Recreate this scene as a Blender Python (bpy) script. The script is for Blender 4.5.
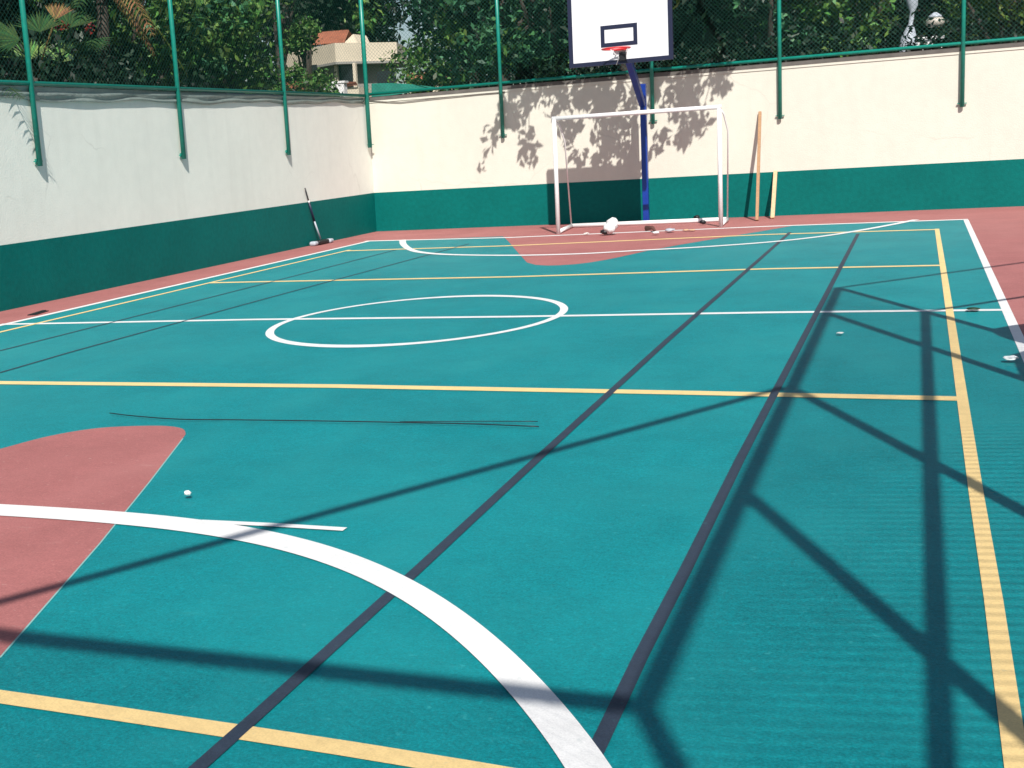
import bpy, math, random
import numpy as np
from mathutils import Vector, Matrix
R = math.radians
for o in list(bpy.data.objects): bpy.data.objects.remove(o)
scene = bpy.context.scene
col = scene.collection

# ------------------------------------------------------------------ camera
CAM = Vector((0, 0, 1.6)); YAW, PITCH, ROLL = -0.41115, -0.17802, -0.06598
F, CX, CY, W, H = 1263.04, 374.93, 379.82, 1024, 768
ca, sa, cb, sb = math.cos(YAW), math.sin(YAW), math.cos(PITCH), math.sin(PITCH)
fwd = Vector((sa*cb, ca*cb, sb)); r0 = Vector((ca, -sa, 0)); u0 = r0.cross(fwd)
rgt = r0*math.cos(ROLL) + u0*math.sin(ROLL); upv = -r0*math.sin(ROLL) + u0*math.cos(ROLL)
cam_d = bpy.data.cameras.new('camera'); cam = bpy.data.objects.new('camera', cam_d); col.objects.link(cam)
m3 = Matrix((rgt, upv, -fwd)).transposed()
cam.matrix_world = Matrix.Translation(CAM) @ m3.to_4x4()
cam_d.sensor_width = 36; cam_d.lens = F*36/W
cam_d.shift_x = (W/2-CX)/W; cam_d.shift_y = (CY-H/2)/W
cam_d.clip_start = .05; cam_d.clip_end = 1500
scene.camera = cam
scene.render.resolution_x = W; scene.render.resolution_y = H

# ------------------------------------------------------------------ light
SX, SY, SZ = -0.445, 1.0, -1.08            # direction the sunlight travels
wd = bpy.data.worlds.new('World'); scene.world = wd; wd.use_nodes = True
nt = wd.node_tree; bg = nt.nodes['Background']
sky = nt.nodes.new('ShaderNodeTexSky'); sky.sky_type = 'NISHITA'; sky.sun_disc = False
elev = math.atan2(-SZ, math.hypot(SX, SY))
sky.sun_elevation = elev; sky.sun_rotation = math.atan2(-SX, -SY)
sky.air_density = 1.0; sky.dust_density = 1.2; sky.ozone_density = 1.0
nt.links.new(sky.outputs[0], bg.inputs[0]); bg.inputs[1].default_value = 0.073
sl = bpy.data.lights.new('sun', 'SUN'); sl.energy = 4.7; sl.angle = R(.42); sl.color = (1, .955, .89)
so = bpy.data.objects.new('sun', sl); col.objects.link(so)
so.rotation_euler = Vector((SX, SY, SZ)).to_track_quat('-Z', 'Y').to_euler()
so.location = (6, -12, 14)
vs = scene.view_settings; vs.view_transform = 'Standard'; vs.look = 'None'; vs.exposure = 0.25; vs.gamma = 1

# ------------------------------------------------------------------ measuring helpers
def ray(px, py): return fwd + rgt*((px-CX)/F) - upv*((py-CY)/F)
def hit(px, py, ax, val):
    d = ray(px, py); t = (val-CAM[ax])/d[ax]; return CAM + d*t
def fl(px, py): return hit(px, py, 2, 0.0)
def at(px, py, Y): return hit(px, py, 1, Y)

# ------------------------------------------------------------------ object helpers
def tag(o, label=None, cat=None, group=None, kind=None):
    if label: o['label'] = label
    if cat: o['category'] = cat
    if group: o['group'] = group
    if kind: o['kind'] = kind
    return o
def empty(name, loc, label, cat, group=None, rz=0):
    o = bpy.data.objects.new(name, None); col.objects.link(o); o.location = loc; o.rotation_euler = (0, 0, rz)
    o.empty_display_size = .2
    return tag(o, label, cat, group)
class MB:
    def __init__(s): s.v = []; s.f = []; s.sm = []
    def add(s, vs, fs, smooth=False):
        b = len(s.v); s.v += [tuple(v) for v in vs]; s.f += [tuple(b+i for i in f) for f in fs]; s.sm += [smooth]*len(fs); return s
    def box(s, c, d, rot=None):
        c = Vector(c); x, y, z = d[0]/2, d[1]/2, d[2]/2
        vs = [Vector((a*x, b*y, e*z)) for a in (-1, 1) for b in (-1, 1) for e in (-1, 1)]
        if rot: vs = [rot @ v for v in vs]
        return s.add([v+c for v in vs], [(0,1,3,2),(4,6,7,5),(0,4,5,1),(2,3,7,6),(0,2,6,4),(1,5,7,3)])
    def bar(s, a, b, w, h, up=(0,0,1)):      # rectangular bar
        a, b = Vector(a), Vector(b); d = (b-a).normalized(); up = Vector(up)
        if abs(d.dot(up)) > .95: up = Vector((0, 1, 0))
        x = d.cross(up).normalized(); y = x.cross(d)
        vs = [p + x*i*w/2 + y*j*h/2 for p in (a, b) for i, j in ((-1,-1),(1,-1),(1,1),(-1,1))]
        return s.add(vs, [(3,2,1,0),(4,5,6,7),(0,1,5,4),(1,2,6,5),(2,3,7,6),(3,0,4,7)])
    def tube(s, pts, r, n=10, caps=True, smooth=True, closed=False):
        pts = [Vector(p) for p in pts]; rs = r if isinstance(r, (list, tuple)) else [r]*len(pts); N = len(pts)
        vs = []; prev = None
        for i, p in enumerate(pts):
            if closed: d = pts[(i+1) % N]-pts[i-1]
            else: d = pts[min(i+1, N-1)]-pts[max(i-1, 0)]
            d.normalize()
            if prev is None:
                a = Vector((0, 0, 1)) if abs(d.z) < .9 else Vector((0, 1, 0)); x = d.cross(a).normalized()
            else: x = (prev - d*prev.dot(d)).normalized()
            prev = x; y = d.cross(x)
            vs += [p + (x*math.cos(2*math.pi*k/n)+y*math.sin(2*math.pi*k/n))*rs[i] for k in range(n)]
        fs = []
        for i in range(N if closed else N-1):
            j = (i+1) % N
            fs += [(i*n+k, i*n+(k+1) % n, j*n+(k+1) % n, j*n+k) for k in range(n)]
        if caps and not closed: fs += [tuple(range(n))[::-1], tuple((N-1)*n+k for k in range(n))]
        return s.add(vs, fs, smooth)
    def build(s, name, mat, parent=None, bevel=0):
        me = bpy.data.meshes.new(name); me.from_pydata(s.v, [], s.f); me.update()
        me.polygons.foreach_set('use_smooth', s.sm)
        o = bpy.data.objects.new(name, me); col.objects.link(o)
        if mat: me.materials.append(mat)
        if parent:
            # vertices are given in world coordinates: bring them into the parent's frame
            mw = Matrix.Translation(parent.location) @ parent.rotation_euler.to_matrix().to_4x4() if parent.type == 'EMPTY' else None
            o.parent = parent
            if mw is not None: me.transform(mw.inverted())
        if bevel:
            md = o.modifiers.new('bevel', 'BEVEL'); md.width = bevel; md.segments = 2; md.limit_method = 'ANGLE'
        return o

# ------------------------------------------------------------------ materials
def mat(name, base, rough=.6, metal=0, noise=None, bump=None, spec=.5, coat=0):
    m = bpy.data.materials.new(name); m.use_nodes = True; n = m.node_tree; p = n.nodes['Principled BSDF']
    p.inputs['Base Color'].default_value = (*base, 1); p.inputs['Roughness'].default_value = rough
    p.inputs['Metallic'].default_value = metal; p.inputs['Specular IOR Level'].default_value = spec
    tc = n.nodes.new('ShaderNodeTexCoord')
    if noise:                                  # [(scale, amount, detail)] multiplies the value
        cur = None
        rgb = n.nodes.new('ShaderNodeRGB'); rgb.outputs[0].default_value = (*base, 1); cur = rgb.outputs[0]
        for sc, am, det in noise:
            t = n.nodes.new('ShaderNodeTexNoise'); t.inputs['Scale'].default_value = sc; t.inputs['Detail'].default_value = det
            n.links.new(tc.outputs['Object'], t.inputs['Vector'])
            mr = n.nodes.new('ShaderNodeMapRange'); mr.inputs[1].default_value = .3; mr.inputs[2].default_value = .7
            mr.inputs[3].default_value = 1-am; mr.inputs[4].default_value = 1+am; n.links.new(t.outputs['Fac'], mr.inputs[0])
            mx = n.nodes.new('ShaderNodeVectorMath'); mx.operation = 'SCALE'
            n.links.new(cur, mx.inputs[0]); n.links.new(mr.outputs[0], mx.inputs['Scale']); cur = mx.outputs[0]
        n.links.new(cur, p.inputs['Base Color'])
    if bump:
        prev = None
        for sc, dist in bump:
            t = n.nodes.new('ShaderNodeTexNoise'); t.inputs['Scale'].default_value = sc; t.inputs['Detail'].default_value = 4
            n.links.new(tc.outputs['Object'], t.inputs['Vector'])
            b = n.nodes.new('ShaderNodeBump'); b.inputs['Strength'].default_value = 1; b.inputs['Distance'].default_value = dist
            n.links.new(t.outputs['Fac'], b.inputs['Height'])
            if prev: n.links.new(prev.outputs[0], b.inputs['Normal'])
            prev = b
        n.links.new(prev.outputs[0], p.inputs['Normal'])
    return m

def worn_mat(name, base, tint, noise, bump, rough, scuff, spec=.5):
    """court paint: base colour, blotches of a second tone, small pale scuffs and dust specks"""
    m = mat(name, base, rough, noise=noise, bump=bump, spec=spec); n = m.node_tree; p = n.nodes['Principled BSDF']
    src = p.inputs['Base Color'].links[0].from_socket; tc = [x for x in n.nodes if x.type == 'TEX_COORD'][0]
    def mix(a, colr, fac):
        mx = n.nodes.new('ShaderNodeMix'); mx.data_type = 'RGBA'
        n.links.new(fac, mx.inputs[0]); n.links.new(a, mx.inputs[6]); mx.inputs[7].default_value = (*colr, 1); return mx.outputs[2]
    def ramp(sc, lo, hi, mx, stretch=(1,1,1), det=3):
        mp = n.nodes.new('ShaderNodeMapping'); mp.inputs['Scale'].default_value = stretch; n.links.new(tc.outputs['Object'], mp.inputs[0])
        t = n.nodes.new('ShaderNodeTexNoise'); t.inputs['Scale'].default_value = sc; t.inputs['Detail'].default_value = det
        n.links.new(mp.outputs[0], t.inputs['Vector'])
        r = n.nodes.new('ShaderNodeMapRange'); r.inputs[1].default_value = lo; r.inputs[2].default_value = hi; r.inputs[4].default_value = mx
        n.links.new(t.outputs['Fac'], r.inputs[0]); return r.outputs[0]
    c = mix(src, tint, ramp(.7, .45, .75, .55))
    c = mix(c, tint, ramp(2.2, .5, .8, .5, (1, .35, 1)))
    c = mix(c, scuff, ramp(26, .65, .76, .38))
    c = mix(c, scuff, ramp(110, .70, .78, .5))
    c = mix(c, scuff, ramp(7, .66, .8, .22, (.5, 1.6, 1), 6))
    n.links.new(c, p.inputs['Base Color'])
    return m

M = {}
M['court'] = worn_mat('court_teal', (.003, .220, .244), (.016, .275, .290), [(1.3, .08, 4), (7, .07, 5), (40, .14, 3), (110, .22, 2), (380, .12, 1)], [(260, .0012), (14, .0015)], .55, (.06, .42, .43), .22)
M['red'] = worn_mat('court_terracotta', (.375, .138, .132), (.43, .175, .165), [(1.6, .08, 4), (9, .05, 5), (40, .07, 3), (110, .14, 2)], [(260, .0012)], .68, (.6, .42, .38), .3)
M['white_line'] = worn_mat('line_white', (.80, .80, .79), (.70, .71, .70), [(9, .05, 5), (160, .07, 2)], [(260, .0008)], .6, (.42, .50, .50))
M['yellow_line'] = worn_mat('line_yellow', (.86, .63, .28), (.78, .56, .25), [(9, .06, 5), (160, .09, 2)], [(260, .0008)], .6, (.45, .44, .30))
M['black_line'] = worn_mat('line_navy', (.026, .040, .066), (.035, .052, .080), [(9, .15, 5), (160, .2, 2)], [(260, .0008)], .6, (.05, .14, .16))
M['cream'] = mat('wall_cream', (.665, .645, .56), .85, noise=[(.8, .03, 5), (6, .02, 4), (60, .02, 2)], bump=[(45, .003), (3, .004)])
M['cream_l'] = mat('wall_pale', (.80, .81, .74), .85, noise=[(.8, .03, 5), (6, .02, 4), (60, .02, 2)], bump=[(45, .003), (3, .004)])
M['band'] = mat('wall_green_band', (.0, .128, .116), .6, spec=.12, noise=[(1.2, .08, 5), (14, .09, 4)], bump=[(45, .003), (3, .004)])
def crack(m):
    n = m.node_tree; p = n.nodes['Principled BSDF']; src = p.inputs['Base Color'].links[0].from_socket; tc = [x for x in n.nodes if x.type == 'TEX_COORD'][0]
    nz = n.nodes.new('ShaderNodeTexNoise'); nz.inputs['Scale'].default_value = 1.2; nz.inputs['Detail'].default_value = 6; n.links.new(tc.outputs['Object'], nz.inputs['Vector'])
    ad = n.nodes.new('ShaderNodeMixRGB'); ad.blend_type = 'ADD'; ad.inputs[0].default_value = .6; n.links.new(tc.outputs['Object'], ad.inputs[1]); n.links.new(nz.outputs['Color'], ad.inputs[2])
    vo = n.nodes.new('ShaderNodeTexVoronoi'); vo.feature = 'DISTANCE_TO_EDGE'; vo.inputs['Scale'].default_value = .42; n.links.new(ad.outputs[0], vo.inputs['Vector'])
    r1 = n.nodes.new('ShaderNodeMapRange'); r1.inputs[1].default_value = .0; r1.inputs[2].default_value = .007; r1.inputs[3].default_value = 1; r1.inputs[4].default_value = 0; n.links.new(vo.outputs['Distance'], r1.inputs[0])
    mk = n.nodes.new('ShaderNodeTexNoise'); mk.inputs['Scale'].default_value = .8; n.links.new(tc.outputs['Object'], mk.inputs['Vector'])
    r2 = n.nodes.new('ShaderNodeMapRange'); r2.inputs[1].default_value = .48; r2.inputs[2].default_value = .6; r2.inputs[4].default_value = .20; n.links.new(mk.outputs['Fac'], r2.inputs[0])
    mu = n.nodes.new('ShaderNodeMath'); mu.operation = 'MULTIPLY'; n.links.new(r1.outputs[0], mu.inputs[0]); n.links.new(r2.outputs[0], mu.inputs[1])
    # run-down stains, long in the vertical
    mp = n.nodes.new('ShaderNodeMapping'); mp.inputs['Scale'].default_value = (3, 3, .35); n.links.new(tc.outputs['Object'], mp.inputs[0])
    st = n.nodes.new('ShaderNodeTexNoise'); st.inputs['Scale'].default_value = 1.4; st.inputs['Detail'].default_value = 5; n.links.new(mp.outputs[0], st.inputs['Vector'])
    r3 = n.nodes.new('ShaderNodeMapRange'); r3.inputs[1].default_value = .5; r3.inputs[2].default_value = .75; r3.inputs[4].default_value = .07; n.links.new(st.outputs['Fac'], r3.inputs[0])
    mxx = n.nodes.new('ShaderNodeMath'); mxx.operation = 'MAXIMUM'; n.links.new(mu.outputs[0], mxx.inputs[0]); n.links.new(r3.outputs[0], mxx.inputs[1])
    mx = n.nodes.new('ShaderNodeMix'); mx.data_type = 'RGBA'; n.links.new(mxx.outputs[0], mx.inputs[0]); n.links.new(src, mx.inputs[6]); mx.inputs[7].default_value = (.30, .29, .25, 1)
    n.links.new(mx.outputs[2], p.inputs['Base Color'])
crack(M['cream']); crack(M['cream_l'])
M['coping'] = mat('coping', (.13, .12, .11), .9, noise=[(5, .2, 5)], bump=[(40, .004)])
M['green_pipe'] = mat('green_pipe', (.006, .22, .165), .35, noise=[(14, .12, 3)])
M['green_wire'] = mat('green_wire', (.010, .085, .065), .5)
M['white_paint'] = mat('white_paint', (.82, .82, .82), .35, noise=[(20, .03, 3)])
M['board'] = mat('backboard_white', (.84, .84, .86), .35, noise=[(6, .02, 3)])
M['navy'] = mat('navy_paint', (.010, .014, .045), .45)
M['blue'] = mat('blue_paint', (.005, .038, .28), .35, noise=[(9, .1, 3)])
M['red_paint'] = mat('red_paint', (.72, .03, .035), .4)
M['black'] = mat('black_plastic', (.012, .013, .016), .45)
M['net'] = mat('white_cord', (.7, .7, .7), .9)
M['wood'] = mat('raw_timber', (.40, .23, .12), .75, noise=[(30, .12, 3)])
M['wood2'] = mat('pale_timber', (.62, .44, .26), .75, noise=[(30, .1, 3)])
M['wall_strip'] = mat('strip_grey', (.22, .27, .25), .4, noise=[(3, .15, 5)], bump=[(9, .02)])
M['bag'] = mat('white_sack', (.74, .78, .78), .6, noise=[(12, .08, 3)], bump=[(14, .02)])
M['stone'] = mat('chalk', (.75, .73, .70), .8, bump=[(30, .01)])
M['dirt'] = mat('dry_debris', (.12, .05, .04), .9)
M['soil'] = mat('soil', (.09, .10, .055), .95, noise=[(.6, .3, 5)], bump=[(4, .04)])
M['bark'] = mat('bark', (.055, .043, .035), .9, noise=[(9, .3, 5)], bump=[(20, .02)])
M['house'] = mat('house_cream', (.70, .62, .48), .85, noise=[(1, .06, 5)])
M['house2'] = mat('house_grey', (.34, .33, .30), .85, noise=[(1, .1, 5)])
M['glass'] = mat('dark_glass', (.012, .016, .02), .1)
M['tile'] = mat('roof_tile', (.40, .15, .085), .8, noise=[(3, .2, 4)])
M['shade'] = mat('green_shade_net', (.010, .19, .14), .8, noise=[(5, .15, 4)])
M['grey_metal'] = mat('pale_metal', (.42, .46, .52), .5)
M['lamp_globe'] = mat('lamp_globe', (.5, .46, .4), .4)

def leaf_mat(name, base, vary=.5, trans=.25, rough=.5, spec=.35):
    m = bpy.data.materials.new(name); m.use_nodes = True; n = m.node_tree; p = n.nodes['Principled BSDF']; out = n.nodes['Material Output']
    g = n.nodes.new('ShaderNodeNewGeometry'); mr = n.nodes.new('ShaderNodeMapRange')
    mr.inputs[3].default_value = 1-vary; mr.inputs[4].default_value = 1+vary; n.links.new(g.outputs['Random Per Island'], mr.inputs[0])
    hs = n.nodes.new('ShaderNodeHueSaturation'); hs.inputs['Color'].default_value = (*base, 1); n.links.new(mr.outputs[0], hs.inputs['Value'])
    mh = n.nodes.new('ShaderNodeMath'); mh.operation = 'MULTIPLY_ADD'; mh.inputs[1].default_value = .07; mh.inputs[2].default_value = .465
    fr = n.nodes.new('ShaderNodeMath'); fr.operation = 'FRACT'; ml = n.nodes.new('ShaderNodeMath'); ml.operation = 'MULTIPLY'; ml.inputs[1].default_value = 17.3
    n.links.new(g.outputs['Random Per Island'], ml.inputs[0]); n.links.new(ml.outputs[0], fr.inputs[0]); n.links.new(fr.outputs[0], mh.inputs[0])
    n.links.new(mh.outputs[0], hs.inputs['Hue'])
    n.links.new(hs.outputs[0], p.inputs['Base Color']); p.inputs['Roughness'].default_value = rough; p.inputs['Specular IOR Level'].default_value = spec
    tr = n.nodes.new('ShaderNodeBsdfTranslucent'); n.links.new(hs.outputs[0], tr.inputs[0])
    mx = n.nodes.new('ShaderNodeMixShader'); mx.inputs[0].default_value = trans
    n.links.new(p.outputs[0], mx.inputs[1]); n.links.new(tr.outputs[0], mx.inputs[2]); n.links.new(mx.outputs[0], out.inputs[0])
    return m
M['leaf'] = leaf_mat('leaf_broad', (.072, .155, .032), .9, .14)  # raised base carries the sunlit leaf highlights
M['leaf_teal'] = leaf_mat('leaf_cool', (.038, .125, .055), .9, .14)
M['leaf_lime'] = leaf_mat('leaf_lime', (.11, .17, .03))
M['leaf_dark'] = leaf_mat('leaf_dark_shade', (.008, .024, .011), .9, .08)  # near-black base stands in for the shaded depth of the crowns
M['frond'] = leaf_mat('palm_frond', (.030, .075, .022), .4, .15, .7, .15)
M['dry'] = leaf_mat('dry_frond', (.20, .125, .05), .4, .15, .7, .15)
M['flower'] = leaf_mat('flower_red', (.26, .03, .02), .3)

# ------------------------------------------------------------------ geometry of the place
YB, XL, ZT, ZB = 23.912, -10.17, 2.669, .787
XF, YN, HF = 1.5, -1.59, 5.35          # right fence line, near fence line, fence height

# ------------------------------------------------------------------ ground and court
LAY = .32       # paint films: about a millimetre apart
def sheet(name, poly, z, m, kind='structure'):
    if z > 0: z *= LAY
    me = bpy.data.meshes.new(name); me.from_pydata([(p[0], p[1], z) for p in poly], [], [tuple(range(len(poly)))]); me.update()
    me.materials.append(m)
    if me.polygons[0].normal.z < 0: me.flip_normals()
    o = bpy.data.objects.new(name, me); col.objects.link(o); o['kind'] = kind; return o
sheet('ground', [(-400, -300), (400, -300), (400, 600), (-400, 600)], -.30, M['soil'])
b = MB(); b.box((3.4, 8.0, -.145), (27.6, 32.4, .29)); cs = b.build('court_slab', M['court']); tag(cs, kind='structure')
def band_line(name, pts, wx, wy, z, m, closed=False):
    """painted stripe: pen of half width wx across and wy in depth"""
    pts = [Vector((p[0], p[1])) for p in pts]; N = len(pts); L = []; Rr = []
    for i in range(N):
        d = (pts[(i+1) % N]-pts[i-1]) if closed else pts[min(i+1, N-1)]-pts[max(i-1, 0)]
        d.normalize(); n = Vector((-d.y, d.x)); hw = 1/math.sqrt((n.x/wx)**2+(n.y/wy)**2)
        L.append(pts[i]+n*hw); Rr.append(pts[i]-n*hw)
    z *= LAY; vs = [(p.x, p.y, z) for p in L+Rr]; fs = []
    for i in range(N if closed else N-1):
        j = (i+1) % N; fs.append((i, N+i, N+j, j))
    me = bpy.data.meshes.new(name); me.from_pydata(vs, [], fs); me.update(); me.materials.append(m)
    o = bpy.data.objects.new(name, me); col.objects.link(o); o['kind'] = 'structure'; return o
def smooth(pts, k=8):
    P = [Vector((p[0], p[1])) for p in pts]; P = [P[0]*2-P[1]]+P+[P[-1]*2-P[-2]]; out = []
    for i in range(1, len(P)-2):
        a, b_, c, d = P[i-1:i+3]
        for j in range(k):
            t = j/k; out.append(.5*((2*b_)+(c-a)*t+(2*a-5*b_+4*c-d)*t*t+(3*b_-a-3*c+d)*t**3))
    out.append(P[-2]); return out

# terracotta apron round the painted court (one continuous surround cut as strips)
wl0, wl1 = fl(0, 325.5), fl(368.5, 241.3)             # left edge of the court
kl = (wl1.x-wl0.x)/(wl1.y-wl0.y)
def xl(y): return wl0.x + kl*(y-wl0.y)
wr0, wr1 = fl(1022, 345), fl(966, 220)
kr = (wr1.x-wr0.x)/(wr1.y-wr0.y)
def xr(y): return wr0.x + kr*(y-wr0.y)
bl, br = fl(368.5, 241.3), fl(965, 219.5)
YB0 = YB+.01
sheet('court_apron', [(XL-.01, -6), (xl(-6), -6), (bl.x, bl.y), (XL-.01, bl.y)], .004, M['red'])
sheet('court_apron', [(XL-.01, bl.y), (bl.x, bl.y), (br.x, br.y), (17, br.y+.2), (17, YB0), (XL-.01, YB0)], .004, M['red'])
sheet('court_apron', [(xr(-6), -6), (17, -6), (17, br.y+.2), (br.x, br.y)], .004, M['red'])
# keys
far_key = [(503, 236.5), (508, 241), (514, 248), (521, 256), (527, 262.5), (536, 265), (548, 265.6), (560, 265.3), (575, 264.3), (590, 262.5), (605, 260), (620, 257), (635, 253.6), (650, 250.3), (680, 244.8), (720, 238), (760, 231.5), (795, 225.4)]
fk = [fl(*p) for p in far_key]
sheet('court_key', [(p.x, p.y) for p in fk] + [(fk[-1].x, fk[-1].y+.05), (fk[0].x, fk[0].y+.05)], .003, M['red'])
near_key = smooth([fl(*p) for p in [(0, 658), (50, 600), (100, 543), (150, 481), (172, 452), (183, 438), (185.5, 433), (180, 428), (155, 425.8), (100, 428), (50, 436), (0, 449)]], 5)
sheet('court_key', [(p.x, p.y) for p in near_key] + [(-5.6, 5.1), (-6.1, 3.6), (-6.4, 1.6), (-2.2, 1.6)], .003, M['red'])
def fit(pp, deg=6, n=70):
    P = np.array([tuple(fl(*p))[:2] for p in pp]); d = np.r_[0, np.cumsum(np.hypot(*np.diff(P, axis=0).T))]; d /= d[-1]
    t = np.linspace(0, 1, n); cx_, cy_ = np.polyfit(d, P[:, 0], deg), np.polyfit(d, P[:, 1], deg)
    return [(np.polyval(cx_, v), np.polyval(cy_, v)) for v in t]
# thin pale edge along the straight side of the near key
band_line('key_edge', [near_key[0], fl(100, 543.6), fl(150, 481.6), fl(183, 438.6)], .0035, .006, .0045, mat('edge_pale_teal', (.22, .48, .46), .7))

def ext(a, b, ta=0, tb=0): a, b = Vector(a), Vector(b); return [a+(a-b)*ta, b+(b-a)*tb]
def pts(*pp): return [fl(*p) for p in pp]
Wm, Ym, Bm = M['white_line'], M['yellow_line'], M['black_line']
# white court outline and halfway line
band_line('white_line', ext(wl0, wl1, .8, 0), .045, .045, .0065, Wm)
band_line('white_line', pts((365, 241.2), (512, 237.5), (768, 226.4), (968, 219.4)), .06, .075, .0075, Wm)
band_line('white_line', ext(wr0, wr1, .75, 0), .035, .035, .0068, Wm)
band_line('white_line', pts((0, 324.5), (256, 319.6), (512, 316.8), (768, 312.6), (1007, 310)), .05, .052, .0072, Wm)
ec = Vector((-4.406, 11.264)); th = .0488
el = []
for i in range(96):
    t = 2*math.pi*i/96; p = Vector((1.3566*math.cos(t), 1.656*math.sin(t)))
    el.append((ec.x+p.x*math.cos(th)+p.y*math.sin(th), ec.y-p.x*math.sin(th)+p.y*math.cos(th)))
band_line('centre_circle', el, .037, .070, .0076, Wm, True)
# yellow volleyball court
band_line('yellow_line', [fl(-180, 375.5)] + pts((0, 332.3), (256, 272), (350, 250)), .032, .032, .0095, Ym)
band_line('yellow_line', pts((346, 251), (400, 249.3), (512, 245.8), (768, 234.6), (938, 229.6)), .04, .07, .0100, Ym)
band_line('yellow_line', pts((208, 283), (256, 282), (512, 277), (768, 269), (941, 265.6)), .04, .06, .0101, Ym)
band_line('yellow_line', pts((-120, 380), (0, 383), (340, 386.5), (680, 393), (958, 399)), .04, .062, .0102, Ym)
band_line('yellow_line', pts((-120, 680), (0, 697.4), (117, 714.5), (234, 732), (347, 749.5), (460, 768), (640, 799), (1024, 870)), .035, .042, .0103, Ym)
band_line('yellow_line', pts((937, 229), (946, 287), (955.5, 352), (977, 499), (993.5, 600), (1017, 768), (1026, 834)), .029, .029, .0106, Ym)
# dark navy lines
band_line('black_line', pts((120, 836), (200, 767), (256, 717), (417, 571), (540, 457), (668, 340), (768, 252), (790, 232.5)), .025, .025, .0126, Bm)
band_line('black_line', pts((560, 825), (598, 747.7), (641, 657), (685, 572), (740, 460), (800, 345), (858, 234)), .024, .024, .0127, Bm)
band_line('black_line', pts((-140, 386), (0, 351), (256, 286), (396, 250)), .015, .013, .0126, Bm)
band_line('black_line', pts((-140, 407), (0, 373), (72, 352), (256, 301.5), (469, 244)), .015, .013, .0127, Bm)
# three-point / goal area arcs
band_line('goal_area_line', smooth([fl(*p) for p in [(402.5, 240), (403.5, 244.5), (410, 249.5), (422, 252.6), (450, 254.8), (512, 255.6), (580, 254), (640, 250.6), (700, 247.3), (768, 242.4), (820, 236.8), (860, 230.6), (895, 224.2), (916, 219.9)]], 6), .055, .078, .0155, Wm)
band_line('goal_area_line', fit([p for p in [(-150, 505), (-60, 507), (0, 511), (60, 514.6), (118.5, 518.8), (203, 527.3), (271, 540), (340, 559.5), (391, 584), (438, 611.5), (477, 639.5), (512, 671.5), (538, 700), (564, 734), (586, 768), (612, 812), (640, 870)]]), .053, .088, .0156, Wm)
band_line('paint_sliver', pts((200, 522.3), (270, 525.6), (345, 530.2)), .02, .024, .0165, Wm)

# ------------------------------------------------------------------ walls
def wall(name, a, b, outward, label, cream):
    """a,b: ends of the inner face on plan; outward: direction the wall's back lies"""
    a, b, ou = Vector(a), Vector(b), Vector(outward); root = empty(name, (*((a+b)/2), 0), label, 'wall', 'rendered walls round the court')
    T_ = .20
    def slab(off, th, z0, z1, m, nm):
        mb = MB(); q = [a+ou*off, b+ou*off, b+ou*(off+th), a+ou*(off+th)]
        mb.add([(p.x, p.y, z) for z in (z0, z1) for p in q], [(0,1,2,3),(7,6,5,4),(0,4,5,1),(1,5,6,2),(2,6,7,3),(3,7,4,0)]); return mb.build(nm, m, root)
    slab(0, T_, ZB, ZT-.05, cream, 'rendered_face'); slab(-.004, T_+.004, -.29, ZB, M['band'], 'painted_band'); return root, slab
rt, s1 = wall('boundary_wall', (XL-.2, YB), (18, YB), (0, 1), 'cream rendered wall with green lower band behind the goal and backboard', M['cream'])
s1(-.022, .25, ZT-.05, ZT+.02, M['coping'], 'coping')  # dark tone also stands in for the shadowed gap under the rail
s1(-.014, .01, ZT-.095, ZT-.05, M['cream'], 'moulding')
rt2, s2 = wall('boundary_wall', (XL, -6), (XL, YB-.002), (-1, 0), 'pale wall with dark green lower band along the left side of the court', M['cream_l'])
s2(0, .2, ZT-.05, ZT+.0, M['cream_l'], 'coping')

# ------------------------------------------------------------------ fences
def mesh_wires(a, b, z0, z1, pitch=.075, r=.002, r2=None):
    """diagonal wires both ways between plan points a,b, from z0 to z1"""
    a, b = Vector(a), Vector(b); L = (b-a).length; u = (b-a)/L; hh = z1-z0; mb = MB()
    nrm = Vector((-u.y, u.x)); r_in = r
    for sgn, o_ in ((1, .0035), (-1, -.0035)):
        s = -hh; r = r_in if (sgn < 0 or r2 is None) else r2
        while s < L:
            s0, s1_ = max(s, 0), min(s+hh, L)
            if s1_ > s0+.01:
                t0, t1 = s0-s, s1_-s
                if sgn < 0: t0, t1 = hh-t0, hh-t1
                p = a+u*s0+nrm*o_; q_ = a+u*s1_+nrm*o_
                A = Vector((p.x, p.y, z0+t0)); B = Vector((q_.x, q_.y, z0+t1)); d = (B-A).normalized()
                x = Vector((nrm.x, nrm.y, 0)); y = d.cross(x)
                k = [x*r, (x*-.5+y*.87)*r, (x*-.5-y*.87)*r]
                mb.add([A+v for v in k]+[B+v for v in k], [(0,1,4,3),(1,2,5,4),(2,0,3,5)])
            s += pitch
    return mb
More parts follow.
